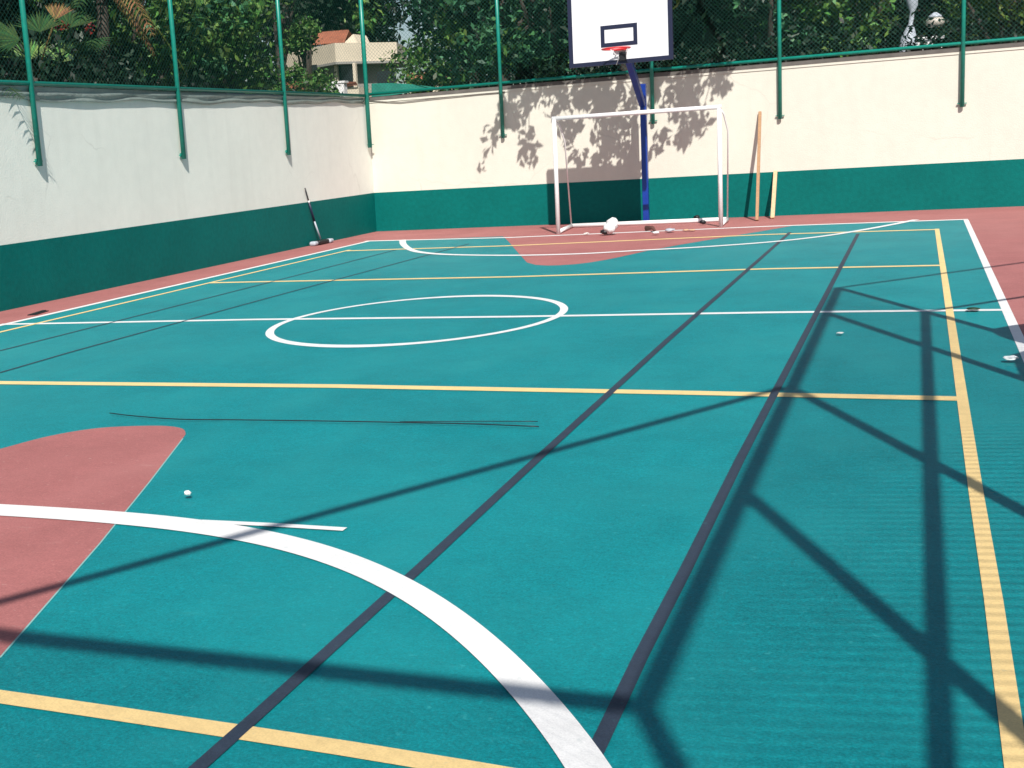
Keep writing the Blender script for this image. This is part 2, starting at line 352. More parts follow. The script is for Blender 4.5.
def wall_fence(label, a, b, inward, posts, rail_z, group):
    a, b, inn = Vector(a), Vector(b), Vector(inward); u = (b-a).normalized()
    root = empty('chain_link_fence', (*a, 0), label, 'fence', 'chain-link fences round the court')
    cen = .055
    for s, zb in posts:
        cor = s < .1; p = a+u*s+inn*(.2 if cor else cen); mb = MB(); mb.tube([(p.x, p.y, zb), (p.x, p.y, HF)], .045 if cor else .036, 10)
        po = mb.build('post', M['green_pipe'], root)
        c = MB(); q0 = p+u*.075-inn*.02; q1 = p-u*.075-inn*.02
        c.bar((*q0, zb+.06), (*q1, zb+.06), .03, .014); c.bar((p.x-inn.x*.03, p.y-inn.y*.03, zb+.03), (p.x-inn.x*.03, p.y-inn.y*.03, zb+.09), .05, .04)
        cb_ = c.build('clamp', M['green_pipe']); cb_.parent = po
        cb_.data.transform(Matrix.Translation(root.location).inverted())
    for z in (rail_z, HF):
        mb = MB(); p, q = a+inn*.04, b+inn*.04
        mb.tube([(p.x, p.y, z), (q.x, q.y, z)], .030, 10); mb.build('rail', M['green_pipe'], root)
    p, q = a+inn*.04, b+inn*.04
    mesh_wires(p, q, rail_z, HF, r=.0020).build('wire_mesh', M['green_wire'], root)
    return root
def Yat(px, py): return hit(px, py, 0, XL).y
def Xat(px, py): return hit(px, py, 1, YB).x
backposts = []
for (px, py) in ((366, 148), (503, 138), (653, 124), (780, 119), (962, 107)):
    h = hit(px, py, 1, YB-.055); backposts.append((max(h.x-XL, .06), h.z))
for e in (2.75, 5.45, 8.1, 10.8): backposts.append((backposts[4][0]+e, 1.73))
wall_fence('green chain-link fence on top of the back wall behind the backboard', (XL, YB), (17, YB), (0, -1), backposts, ZT+.075, None)
leftposts = []
for (px, py) in ((40, 166), (184, 159), (289, 155)):
    h = hit(px, py, 0, XL+.055); leftposts.append((h.y+6, h.z))
for e in (-3.45, -6.9, -10.3, -13.8): leftposts.append((leftposts[0][0]+e, 1.69))
wall_fence('green chain-link fence on top of the left wall before the dark foliage', (XL, -6), (XL, YB-.08), (1, 0), leftposts, ZT+.045, None)

# the side fence out of frame on the right, whose pipes and mesh shade the court
TS = -SZ
def post_y(ys): return ys*1.0667-HF/TS
def free_fence(label, a, b, posts, mids, r=.042, top_r=.045, mesh=True):
    a, b = Vector(a), Vector(b); u = (b-a).normalized(); L = (b-a).length
    root = empty('chain_link_fence', (*a, 0), label, 'fence', 'chain-link fences round the court')
    for s in posts:
        p = a+u*s; mb = MB(); mb.tube([(p.x, p.y, 0), (p.x, p.y, HF)], r, 10); mb.build('post', M['green_pipe'], root)
    for z, rr in [(HF, top_r)]+mids:
        mb = MB(); mb.tube([(a.x, a.y, z), (b.x, b.y, z)], rr, 10); mb.build('rail', M['green_pipe'], root)
    if mesh: mesh_wires(a, b, .05, HF, pitch=.078, r=.0037, r2=.0014).build('wire_mesh', M['green_wire'], root)
    return root
yA, yC, yE, yD = [post_y(v) for v in (7.534, 5.30, 10.63, 12.27)]
z2 = HF - (0.075+.70)/.445*TS
free_fence('green side fence of pipes and mesh right of the court', (XF, YN), (XF, yD), [0, yC-YN, yA-YN, yE-YN, yD-YN], [(z2, .037)])
dn = Vector((.907, 1)).normalized()
free_fence('green angled fence turning away from the side fence', (XF+dn.x*.05, yD+dn.y*.05), (XF+dn.x*16, yD+dn.y*16), [5.2, 10.5, 15.9], [(z2, .027)], r=.03, top_r=.027, mesh=False)
free_fence('green end fence of pipes and mesh behind the camera', (XL, YN), (XF-.05, YN), [0, 3, 6, 9], [(z2, .03)])
mb = MB(); mb.tube([(XF-.05, yA, HF), (-1.15, YN+.04, HF)], .032, 10)
tag(mb.build('brace_pipe', M['green_pipe']), 'green diagonal pipe bracing the corner of the two fences overhead', 'pipe')
# unseen plates added on the side fence, outlined to cast two dark wedges
def unshadow(px, py, x=XF-.02):
    p = fl(px, py); k = (x-p.x)/-SX; return Vector((x, p.y-k, k*TS))
def plate(poly, name, m, label, cat, th=.01):
    n = (poly[1]-poly[0]).cross(poly[2]-poly[0]).normalized()*th; N = len(poly); mb = MB()
    mb.add([p for p in poly]+[p+n for p in poly], [tuple(range(N)), tuple(range(2*N-1, N-1, -1))]+[(i, N+i, N+(i+1) % N, (i+1) % N) for i in range(N)])
    return tag(mb.build(name, m), label, cat)
plate([unshadow(*p) for p in ((990, 329.5), (1010, 326), (1040, 322), (1060, 352), (1018, 342), (1000, 336))], 'shadow_plate', M['shade'], 'unseen plate added on the side fence to cast a dark wedge, upper one', 'shadow_caster')
plate([unshadow(*p) for p in ((1012, 355), (1030, 350), (1060, 380), (1030, 379), (1022, 376))], 'shadow_plate', M['shade'], 'small unseen plate added on the side fence for its shadow, lower one', 'shadow_caster')

# ------------------------------------------------------------------ goal
g0, g1 = fl(558.5, 234.2), fl(721, 226.8); gb0, gb1 = fl(571.5, 228), fl(727.5, 221.5)
goal = empty('football_goal', ((g0.x+g1.x)/2, (g0.y+g1.y)/2, 0), 'white metal football goal without a net in front of the green band', 'goal')
r_ = .037; GH = at(718, 107, g1.y).z
for g in (g0, g1):
    mb = MB(); mb.tube([(g.x, g.y, 0), (g.x, g.y, GH)], r_, 14); mb.build('goalpost', M['white_paint'], goal)
mb = MB(); mb.tube([(g0.x-r_, g0.y, GH), (g1.x+r_, g1.y, GH)], r_, 14); mb.build('crossbar', M['white_paint'], goal)
for g, q in ((g0, gb0), (g1, gb1)):
    mb = MB(); mb.tube([(g.x, g.y+.03, .04), (q.x, q.y, .04)], .036, 10); mb.build('base_bar', M['white_paint'], goal)
    mb = MB(); mb.tube([(g.x+.01, g.y+.03, GH-.02), (g.x+.05, g.y+.16, GH-.12), (g.x+.10, g.y+.28, GH-.4), (q.x, q.y, .05)], .013, 8); mb.build('back_stay', M['white_paint'], goal)
mb = MB(); mb.tube([(gb0.x, gb0.y, .04), (gb1.x, gb1.y, .04)], .04, 10); mb.build('base_bar', M['white_paint'], goal)

# ------------------------------------------------------------------ basketball stand
PB_ = at(646.5, 222.5, 23.45); px_, py_ = fl(646.5, 223.5).x, fl(646.5, 223.5).y
stand = empty('basketball_stand', (px_, py_, 0), 'blue basketball post with white backboard and red ring', 'basketball hoop')
zt = at(642.5, 84, py_).z
YBd = 21.2
mb = MB(); mb.bar((px_, py_, 0), (px_, py_, zt), .105, .105); mb.build('pole', M['blue'], stand, .008)
arm_end = at(628, 58, YBd+.14); 
arm_dir = arm_end - Vector((px_, py_, zt-.28))
mb = MB(); mb.bar((px_, py_-.10, zt-.34), arm_end, .10, .12); mb.bar(arm_end, arm_end+Vector((0, 0, .65)), .1, .1); mb.build('arm', M['blue'], stand, .006)
bbl, bbr = at(570, 69, YBd), at(673.5, 58.5, YBd)
xa, xb, z0 = bbl.x, bbr.x, (bbl.z+bbr.z)/2; z1 = z0+1.20
fw = .068
mb = MB(); mb.box(((xa+xb)/2, YBd, (z0+z1)/2), (xb-xa-2*fw, .035, z1-z0-2*fw)); mb.build('backboard', M['board'], stand)
mb = MB()
for x in (xa+fw/2, xb-fw/2): mb.box((x, YBd-.002, (z0+z1)/2), (fw, .06, z1-z0))
for z in (z0+fw/2, z1-fw/2): mb.box(((xa+xb)/2, YBd-.002, z), (xb-xa-2*fw-.001, .06, fw))
mb.build('backboard_frame', M['navy'], stand)
i0, i1 = at(601, 47, YBd-.02), at(637, 22.8, YBd-.02)
ix0, ix1, iz0, iz1 = i0.x, i1.x, at(619, 46, YBd-.02).z, at(619, 24.3, YBd-.02).z; t_ = .064
mb = MB(); yy = YBd-.0205
for x in (ix0+t_/2, ix1-t_/2): mb.box((x, yy, (iz0+iz1)/2), (t_, .006, iz1-iz0))
for z in (iz0+t_/2, iz1-t_/2): mb.box(((ix0+ix1)/2, yy, z), (ix1-ix0-2*t_-.001, .006, t_))
mb.build('target_square', M['navy'], stand)
rc = at(616, 48.5, YBd-.36); rim_r = .225
rim = MB(); rim.tube([(rc.x+rim_r*math.cos(a), rc.y+rim_r*math.sin(a), rc.z) for a in [2*math.pi*k/36 for k in range(36)]], .013, 8, closed=True)
rim.bar((rc.x-.05, YBd-.02, rc.z), (rc.x-.05, rc.y+rim_r*.97, rc.z), .012, .02); rim.bar((rc.x+.05, YBd-.02, rc.z), (rc.x+.05, rc.y+rim_r*.97, rc.z), .012, .02)
rim.box((rc.x, YBd-.05, rc.z), (.2, .05, .03))
ring = rim.build('hoop_ring', M['red_paint'], stand)
mb = MB(); mb.box((rc.x+.04, YBd-.045, rc.z-.11), (.11, .05, .14)); mb.build('ring_bracket', M['black'], stand, .004)
mb = MB()
mb.tube([(rc.x-.12, rc.y+.15, rc.z), (rc.x-.02, YBd-.07, rc.z-.13), (rc.x-.07, YBd-.05, rc.z-.24)], .007, 6)
mb.tube([(rc.x+.17, rc.y+.10, rc.z), (rc.x+.10, YBd-.07, rc.z-.1)], .005, 6); mb.build('net_cord', M['net'], stand)

# ------------------------------------------------------------------ loose things on the court
def lump(name, px, py, size, m, label, cat, seed=0, lobes=1, flat=1, group=None, z=0):
    rnd = random.Random(seed); import bmesh
    bm = bmesh.new(); c = fl(px, py)
    for k in range(lobes):
        mtx = Matrix.Translation((rnd.uniform(-.5, .5)*size*(lobes > 1), rnd.uniform(-.3, .3)*size*(lobes > 1), size*flat*.5+(k*.32*size if lobes > 1 else 0)))
        r = bmesh.ops.create_icosphere(bm, subdivisions=2, radius=size*.5, matrix=mtx)
        for v in r['verts']:
            d = v.co-mtx.translation; v.co = mtx.translation+Vector((d.x, d.y, d.z*flat))*rnd.uniform(.75, 1.15)
            if v.co.z < 0: v.co.z = 0
    me = bpy.data.meshes.new(name); bm.to_mesh(me); bm.free(); me.materials.append(m)
    for p in me.polygons: p.use_smooth = size > .1
    o = bpy.data.objects.new(name, me); col.objects.link(o); o.location = (c.x, c.y, .016+z); o.rotation_euler = (0, 0, rnd.uniform(0, 6))
    return tag(o, label, cat, group)
lump('white_sack', 612, 235.0, .20, M['bag'], 'crumpled white sack on the terracotta inside the goal', 'sack', 3, 2)
lump('dark_bag', 604.5, 235.5, .16, M['black'], 'small dark bag against the left of the crumpled white sack', 'bag', 9, 1, .6)
lump('chalk_lump', 188, 499, .036, M['stone'], 'single white chalk lump on teal paint near the terracotta key', 'stone', 4, 1, .8)
lump('white_scrap', 1011, 362.5, .085, M['bag'], 'white crumpled scrap by the right white line', 'litter', 5, 1, .35)
lump('white_scrap', 840, 335.5, .06, M['stone'], 'flat white paint scrap between the dark line and the yellow line', 'litter', 6, 1, .15)
lump('dark_leaf', 973, 311.5, .12, M['leaf_dark'], 'dark dry leaf lying on the halfway line at the right', 'leaf', 7, 1, .15)
lump('white_scrap', 586.5, 235.3, .10, M['stone'], 'little white scrap on terracotta left of the white sack', 'litter', 8, 1, .3)
lump('white_scrap', 656, 235.2, .13, M['bag'], 'white scrap right of the brown stick in the goal mouth', 'litter', 10, 1, .4)
lump('pale_rag', 670, 232.8, .17, M['grey_metal'], 'pale lilac rag in the goal mouth right of the white scrap', 'rag', 11, 1, .35)
lump('paper_scrap', 686, 231.6, .12, M['wood2'], 'beige paper scrap in the goal mouth, left one of two', 'litter', 12, 1, .2)
lump('paper_scrap', 692.5, 231.6, .11, M['wood2'], 'beige paper scrap in the goal mouth, right one of two', 'litter', 13, 1, .2)
lump('dark_clod', 697, 221.0, .12, M['black'], 'small dark clod behind the rear bar of the goal', 'clod', 14, 1, .8)
lump('dark_clod', 703, 225.2, .11, M['black'], 'small dark clod in front of the rear bar of the goal', 'clod', 15, 1, .7)
a, b_ = fl(646, 231.2), fl(655, 233)
mb = MB(); mb.tube([(a.x, a.y, .05), ((a.x+b_.x)/2, a.y-.05, .06), (b_.x, b_.y, .04)], [.045, .03, .02], 7); tag(mb.build('brown_stick', M['dirt']), 'short brown stick lying in the goal mouth', 'stick')
rp = random.Random(5)
# cable lying on the court
cp = [(110, 414), (135, 417), (180, 420.3), (240, 421), (330, 422.3), (420, 424), (480, 425.5), (539, 428)]; cp = [(a_, b2+1.5) for a_, b2 in cp]
mb = MB(); mb.tube([(p.x, p.y, .017) for p in smooth([fl(*c) for c in cp], 5)], .0036, 6)
cp2 = [(400, 424.4), (470, 424), (538, 424.2)]
tag(mb.build('thin_cable', M['black']), 'thin black cable lying across the teal court near the key', 'cable')
mb = MB(); mb.tube([(p.x, p.y, .0165) for p in smooth([fl(*c) for c in cp2], 5)], .0025, 6)
tag(mb.build('thin_cable', M['black']), 'shorter thin dark cord beside the right end of the black cable', 'cable')
# drain slot in the left apron edge, its shaded inside drawn as black bars
a, b_ = fl(34, 315.5), fl(46.5, 311.5)
mb = MB(); mb.bar((a.x-.03, a.y, .006), (b_.x-.03, b_.y, .006), .11, .012); mb.bar((a.x-.03, a.y, .014), (b_.x-.03, b_.y, .014), .05, .01); tag(mb.build('drain_slot_dark', M['black']), 'dark rectangular drain slot in the terracotta strip by the left wall', 'drain')

# planks leaning on the back wall
def plank(pb, ptop, w, th, m, label, ybase):
    a = fl(*pb); t = at(ptop[0], ptop[1], YB-.03); mb = MB()
    mb.bar((a.x, a.y, .01), t, w, th, up=(0, 1, 0)); return tag(mb.build('timber_plank', m, None, .003), label, 'plank', 'timbers leaning on the back wall')
plank((757, 221), (760, 112), .05, .05, M['wood'], 'tall orange timber batten leaning against the back wall', 0)
plank((772.5, 219), (775.5, 171.5), .065, .05, M['wood2'], 'short pale timber batten leaning on the green band', 0)
# push broom leaning on the left wall
bb = fl(321, 244.5); bt = hit(305, 188, 0, XL+.03)
br_ = empty('push_broom', (bb.x, bb.y, 0), 'blue handled broom with grey head leaning on the left wall', 'broom')
mb = MB(); mid = bb.lerp(bt, .42); m2 = bb.lerp(bt, .74); m2b = bb.lerp(bt, .78)
mb.tube([bb+Vector((0, 0, .1)), mid], .016, 8); mb.build('lower_handle', M['grey_metal'], br_)
mb = MB(); mb.tube([mid, m2], .02, 8); mb.build('blue_sleeve', M['navy'], br_)
mb = MB(); mb.tube([m2, m2b], .019, 8); mb.build('white_joint', M['white_paint'], br_)
mb = MB(); mb.tube([m2b, bt], .013, 8); mb.build('upper_handle', M['black'], br_)
mb = MB(); mb.box((bb.x+.02, bb.y, .05), (.12, .42, .07)); mb.build('broom_head', M['black'], br_, .02)
for s in (-1, 1):
    mb = MB(); mb.box((bb.x+.02+s*.02, bb.y+s*.29, .045), (.13, .15, .075)); mb.build('head_end', M['grey_metal'], br_, .03)

# grey wavy strip hanging just under the rail of the left wall
mb = MB(); rows = []; rnd = random.Random(2); N = 160; y0, y1 = -2.0, YB-.3
vs = []; nz = 6
for i in range(N+1):
    y = y0+(y1-y0)*i/N; drop = .165+.018*math.sin(y*1.9)+.012*math.sin(y*4.7+1)-.05*max(0, (y-16)/8)
    for k in range(nz+1):
        z = ZT+.01-drop*k/nz; x = XL+.022+.016*math.sin(k*1.9+y*.6)+.007*math.sin(y*5+k)
        vs.append((x, y, z))
fs = [(i*(nz+1)+k, (i+1)*(nz+1)+k, (i+1)*(nz+1)+k+1, i*(nz+1)+k+1) for i in range(N) for k in range(nz)]
mb.add(vs, fs, True); sh = mb.build('grey_strip', M['wall_strip'])
md = sh.modifiers.new('solid', 'SOLIDIFY'); md.thickness = .004
tag(sh, 'grey wavy strip hanging along the top of the left wall', 'hanging_strip')
# sagging thin cable along the back wall
mb = MB(); q = []
for px, py in ((367, 101), (400, 102.5), (440, 98), (480, 94), (505, 92)): q.append(at(px, py, YB-.02))
mb.tube(q, .008, 6); tag(mb.build('wall_cable', M['coping']), 'thin sagging cable on the back wall near the corner post', 'cable')

# ------------------------------------------------------------------ vegetation
def leaf_mesh(name, cents, rads, per, size, m, seed, squash=1., aspect=.45, droop=.0):
    rg = np.random.default_rng(seed); C = np.repeat(np.array(cents), per, 0); Rd = np.repeat(np.array(rads), per)
    n = len(C); d = rg.normal(size=(n, 3)); d /= np.linalg.norm(d, axis=1)[:, None]
    rr = rg.random(n)**.45; P = C+d*(Rd*rr)[:, None]*np.array([1, 1, squash])
    a = rg.normal(size=(n, 3))+np.array([0, -.2, .2-droop]); a /= np.linalg.norm(a, axis=1)[:, None]
    nn = rg.normal(size=(n, 3))*.8+d*.5+np.array([0, -.1, .6]); bvec = np.cross(a, nn); bvec /= np.linalg.norm(bvec, axis=1)[:, None]
    s = size*rg.uniform(.6, 1.35, n)[:, None]
    cup = np.cross(bvec, a)*s*.12
    V = np.stack([P-a*s*.5, P-bvec*s*aspect*.5+cup, P+a*s*.5, P+bvec*s*aspect*.5+cup], 1).reshape(-1, 3)
    me = bpy.data.meshes.new(name); me.vertices.add(4*n); me.vertices.foreach_set('co', V.astype('f').ravel())
    me.loops.add(4*n); me.loops.foreach_set('vertex_index', np.arange(4*n, dtype='i'))
    me.polygons.add(n); me.polygons.foreach_set('loop_start', np.arange(0, 4*n, 4, dtype='i')); me.polygons.foreach_set('loop_total', np.full(n, 4, 'i'))
    me.update(); me.validate(); me.materials.append(m); return me
def make_tree(x, y, zc, rx, ry, rz, m, leaf, nclump, per, seed, label, name='broadleaf_tree', cr=.55, ground=-.3, group=None, cat='tree', limbs=6):
    rg = np.random.default_rng(seed); root = empty(name, (x, y, ground), label, cat, group)
    cents = []; rads = []
    while len(cents) < nclump:
        d = rg.normal(size=3); d /= np.linalg.norm(d); r = rg.random()**.28
        p = d*r*np.array([rx, ry, rz])*(.86+.28*math.sin(d[0]*5+seed)*math.cos(d[2]*6+seed*2))
        cents.append(p+np.array([0, 0, zc-ground])); rads.append(cr*rg.uniform(.55, 1.3))
    me = leaf_mesh('crown', cents, rads, per, leaf, m, seed+1); cr_ = bpy.data.objects.new('crown', me); col.objects.link(cr_); cr_.parent = root
    mb = MB(); top = Vector((rg.uniform(-.3, .3), rg.uniform(-.3, .3), zc-ground)); tr_ = .12+.03*rx
    mb.tube([(0, 0, 0), (top.x*.3, top.y*.5, (zc-ground)*.35), (top.x*.8, top.y, (zc-ground)*.7), top], [tr_*1.3, tr_, tr_*.8, tr_*.45], 8)
    for k in range(limbs):
        c = cents[int(rg.integers(len(cents)))]; s = Vector((top.x*.7, top.y*.8, (zc-ground)*(.4+.4*rg.random()))); e = Vector(c); md_ = s.lerp(e, .5)+Vector((0, 0, .25))
        mb.tube([s, md_, e], [tr_*.45, tr_*.3, .015], 6)
    t = mb.build('trunk', M['bark']); t.parent = root
    return root
def at_bearing(px, Y):   # plan position on the ray through column px (at image row 60)
    return at(px, 60, Y)
T = 'trees standing behind the court walls'
# left side, behind the left wall: X = -12..-18
def atX(px, X): return hit(px, 60, 0, X)
specs = [
 # px, X plane or None, Y plane or None, zc, r, mat, leaf, label
 (150, -12.3, None, 3.9, 1.9, 'leaf', .16, 'mid green broadleaf tree behind the left wall between first and second posts'),
 (205, -12.6, None, 4.4, 2.0, 'leaf_teal', .15, 'dark glossy tree behind the left wall right of the second post'),
 (238, -12.6, None, 4.2, 1.5, 'leaf', .15, 'leafy tree left of the cream house behind the left wall'),
 (85, -12.6, None, 3.5, 1.6, 'leaf_dark', .15, 'low dark tree under the fan palms behind the left wall'),
 (8, -13.0, None, 4.6, 2.0, 'leaf_dark', .16, 'dark tree at the far left edge behind the wall'),
]
for i, (px, X, Y, zc, r, m, lf, lab) in enumerate(specs):
    p = atX(px, X); make_tree(p.x-r*.4, p.y, zc, r, r*1.1, r*1.05, M[m], lf*1.0, 62, 95, 20+i, lab, cr=.46, group=T)
specs2 = [
 (285, 40, 8.6, 2.3, 'leaf', .20, 'tree overhanging the cream house roof from the left'),
 (350, 72, 11.6, 3.4, 'leaf_dark', .38, 'dark tree crown above the cream house'),
 (305, 72, 11.8, 3.2, 'leaf_dark', .38, 'dark tree crown behind the left half of the cream house roof'),
 (468, 28, 4.6, 2.2, 'leaf', .17, 'mid green tree right of the cream house beyond the corner'),
 (505, 27, 4.9, 2.3, 'leaf_teal', .17, 'cool green tree behind the second post of the back wall'),
 (560, 28, 4.6, 2.5, 'leaf_dark', .17, 'shadowy tree directly left of the backboard'),
 (640, 29, 4.9, 2.7, 'leaf_dark', .17, 'shadowy tree hidden mostly by the backboard'),
 (710, 27.5, 4.6, 2.4, 'leaf_dark', .17, 'shadowy tree directly right of the backboard'),
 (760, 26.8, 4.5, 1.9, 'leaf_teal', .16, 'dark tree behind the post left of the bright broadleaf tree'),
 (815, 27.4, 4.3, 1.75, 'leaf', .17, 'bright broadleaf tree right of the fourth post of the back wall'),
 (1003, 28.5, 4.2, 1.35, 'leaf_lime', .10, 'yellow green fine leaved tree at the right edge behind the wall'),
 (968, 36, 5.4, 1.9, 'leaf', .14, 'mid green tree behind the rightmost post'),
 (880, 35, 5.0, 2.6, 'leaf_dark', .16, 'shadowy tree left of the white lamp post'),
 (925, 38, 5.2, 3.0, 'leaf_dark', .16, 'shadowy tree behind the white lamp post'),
 (1060, 30, 4.6, 2.2, 'leaf', .15, 'tree beyond the right edge of the view'),
]
for i, (px, Y, zc, r, m, lf, lab) in enumerate(specs2):
    p = at_bearing(px, Y); make_tree(p.x, p.y, zc, r, r, r*1.0, M[m], lf*1.0, 66, 95, 60+i, lab, cr=.46 if Y < 60 else 1.15, group=T)
# far woods that close the view
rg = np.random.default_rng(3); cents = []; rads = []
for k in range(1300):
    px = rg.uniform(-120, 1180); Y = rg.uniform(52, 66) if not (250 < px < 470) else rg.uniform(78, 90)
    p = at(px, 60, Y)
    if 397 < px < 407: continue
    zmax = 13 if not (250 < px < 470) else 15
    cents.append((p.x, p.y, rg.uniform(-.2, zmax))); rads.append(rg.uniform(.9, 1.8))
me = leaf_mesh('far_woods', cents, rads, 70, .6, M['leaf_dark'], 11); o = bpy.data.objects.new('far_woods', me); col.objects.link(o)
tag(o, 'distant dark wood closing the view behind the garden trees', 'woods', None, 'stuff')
# hedge strip low behind back wall and left wall
def hedge(a, b, h, n, m, label, seed, w=.6):
    rg = np.random.default_rng(seed); a, b = np.array(a), np.array(b); c = []; r = []
    for k in range(n):
        t = rg.random(); p = a+(b-a)*t; c.append((p[0]+rg.uniform(-w, w), p[1]+rg.uniform(-w, w), rg.uniform(.3, h))); r.append(rg.uniform(.3, .5))
    me = leaf_mesh('hedge', c, r, 60, .13, m, seed); o = bpy.data.objects.new('hedge', me); col.objects.link(o); tag(o, label, 'hedge')
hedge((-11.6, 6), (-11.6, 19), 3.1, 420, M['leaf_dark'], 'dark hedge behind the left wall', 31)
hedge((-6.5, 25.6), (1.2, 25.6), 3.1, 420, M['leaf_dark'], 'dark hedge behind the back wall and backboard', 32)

hedge((-15.5, 8), (-15.5, 30), 7.0, 900, M['leaf_dark'], 'tall dark backing hedge added behind the trees of the left wall', 33, .9)  # added backing rows, dark leaves stand for shade in the tree gaps
hedge((-6.2, 31.5), (9, 31.5), 6.4, 800, M['leaf_dark'], 'tall dark backing hedge added behind the trees of the back wall', 34, .9)
# ---- palms
def frond(mb, base, dirv, length, droop, nl=26, ll=.5, w=.035, seed=0):
    rnd = random.Random(seed); base = Vector(base); d = Vector(dirv).normalized(); side = d.cross(Vector((0, 0, 1))).normalized(); P = []
    for i in range(nl+1):
        t = i/nl; P.append(base+d*length*t+Vector((0, 0, -droop*t*t*length)))
    mb.tube(P, [.016*(1-.8*i/nl) for i in range(nl+1)], 5)
    for i in range(2, nl):
        t = i/nl; T_ = (P[i+1]-P[i-1]).normalized(); L = ll*math.sin(math.pi*(.12+.85*t))**.6
        for s in (-1, 1):
            e = (side*s*.85+T_*.6+Vector((0, 0, -.35+rnd.uniform(-.15, .15)))).normalized(); q = P[i]; wv = T_*w*.5
            m1 = q+e*L*.5+Vector((0, 0, .03)); e1 = q+e*L
            mb.add([q-wv*.6, m1-wv, e1, m1+wv, q+wv*.6], [(0, 1, 2, 3, 4)])
def fan(mb, c, axis, r, n, seed, up=(0, 0, 1), spread=2.6):
    rnd = random.Random(seed); c = Vector(c); ax = Vector(axis).normalized(); u = Vector(up); u = (u-ax*u.dot(ax)).normalized(); s = ax.cross(u)
    for k in range(n):
        a = spread*(k/(n-1)-.5)+rnd.uniform(-.02, .02); d = u*math.cos(a)+s*math.sin(a); L = r*rnd.uniform(.85, 1.05); sd = ax.cross(d)*.022*r/.6
        p1 = c+d*L*.6+ax*.03; p2 = c+d*L+ax*.06-Vector((0, 0, .06*L))
        mb.add([c, p1-sd, p2, p1+sd], [(0, 1, 2, 3)])
pp = hit(55, 30, 0, -11.6); palm = empty('fan_palm', (pp.x-.5, pp.y, -.3), 'fan palm with striped green and dry leaves behind the left wall', 'palm')
mb = MB(); mb.tube([(pp.x-.5, pp.y, -.3), (pp.x-.45, pp.y, 2.0), (pp.x-.4, pp.y, 3.0)], [.14, .12, .1], 9); mb.build('trunk', M['bark'], palm)
tocam = (CAM-pp).normalized()
for i, (px, py, r, sp, mm, up) in enumerate([(40, 32, .48, 2.4, 'frond', (0, 0, 1)), (55, 20, .40, 1.4, 'dry', (.1, .3, 1)), (70, 28, .5, 2.0, 'frond', (0, .5, .8)), (20, 40, .45, 2.2, 'frond', (0, -.6, .5)), (88, 40, .45, 2.5, 'frond', (0, .3, -1)), (30, 60, .5, 2.4, 'leaf', (0, -.2, 1)), (62, 62, .5, 2.6, 'leaf', (0, .2, 1)), (5, 25, .5, 2.4, 'frond', (0, -1, .3))]):
    mb = MB(); c = hit(px, py, 0, -11.5-.1*i); fan(mb, c, (tocam.x, tocam.y, .9), r*.9, 20, i, up, sp)
    mb.tube([c, c.lerp(Vector((pp.x-.4, pp.y, 3.0)), .6)+Vector((0, 0, .05)), (pp.x-.4, pp.y, 3.0)], .012, 5); mb.build('leaf_fan', M[mm], palm)
p2 = hit(112, -20, 0, -11.8); palm2 = empty('feather_palm', (p2.x-.4, p2.y, -.3), 'feather palm with brown and lime hanging fronds left of the second post', 'palm')
mb = MB(); mb.tube([(p2.x-.4, p2.y, -.3), (p2.x-.35, p2.y, 2.6), (p2.x-.2, p2.y, p2.z)], [.13, .11, .09], 9); mb.build('trunk', M['bark'], palm2)
rnd = random.Random(8)
for i, (dx, dy, dz, L, dr, mm) in enumerate([(.5, .4, -.2, 1.3, .9, 'leaf_lime'), (.6, -.2, .1, 1.2, 1.0, 'dry'), (.3, -.9, .2, 1.5, .6, 'frond'), (.2, 1, .25, 1.6, .6, 'frond'), (-.4, .8, .3, 1.5, .5, 'frond'), (.5, .1, -.4, 1.0, .6, 'dry'), (-.6, -.5, .3, 1.5, .5, 'frond')]):
    mb = MB(); frond(mb, (p2.x-.2, p2.y, p2.z), (dx, dy, dz), L, dr, 24, .36, .04, i); mb.build('frond', M[mm], palm2)
# the frond that hangs over the left wall
p3 = hit(-34, 66, 0, XL-1.3); palm3 = empty('feather_palm', (p3.x-.2, p3.y, -.3), 'green feather palm at the left edge arching over the wall', 'palm')
mb = MB(); mb.tube([(p3.x-.2, p3.y, -.3), (p3.x-.1, p3.y, 1.8), (p3.x, p3.y, p3.z-.1)], [.12, .1, .08], 9); mb.build('trunk', M['bark'], palm3)
tip = hit(24, 99, 0, XL+.42)
for i, (t_, L, dr) in enumerate([(tip, None, .12), (Vector((p3.x-1, p3.y+1, p3.z+.6)), None, .4), (Vector((p3.x-1.2, p3.y-.8, p3.z+.5)), None, .4)]):
    d = t_-Vector(p3); L = d.length; mb = MB(); dd = d+Vector((0, 0, dr*L)); frond(mb, p3, dd, dd.length, dr*L/dd.length, 44, .30, .016, 40+i); mb.build('frond', M['frond'], palm3)
# red flowers
for i, (px, py, lab) in enumerate([(62, 27, 'red flower cluster under the dry fan palm leaf'), (89, 28, 'red flower cluster between the two palms')]):
    c = hit(px, py, 0, -11.35); me = leaf_mesh('flower_cluster', [tuple(c)], [.1], 26, .06, M['flower'], i); o = bpy.data.objects.new('flower_cluster', me); col.objects.link(o); tag(o, lab, 'flowers')

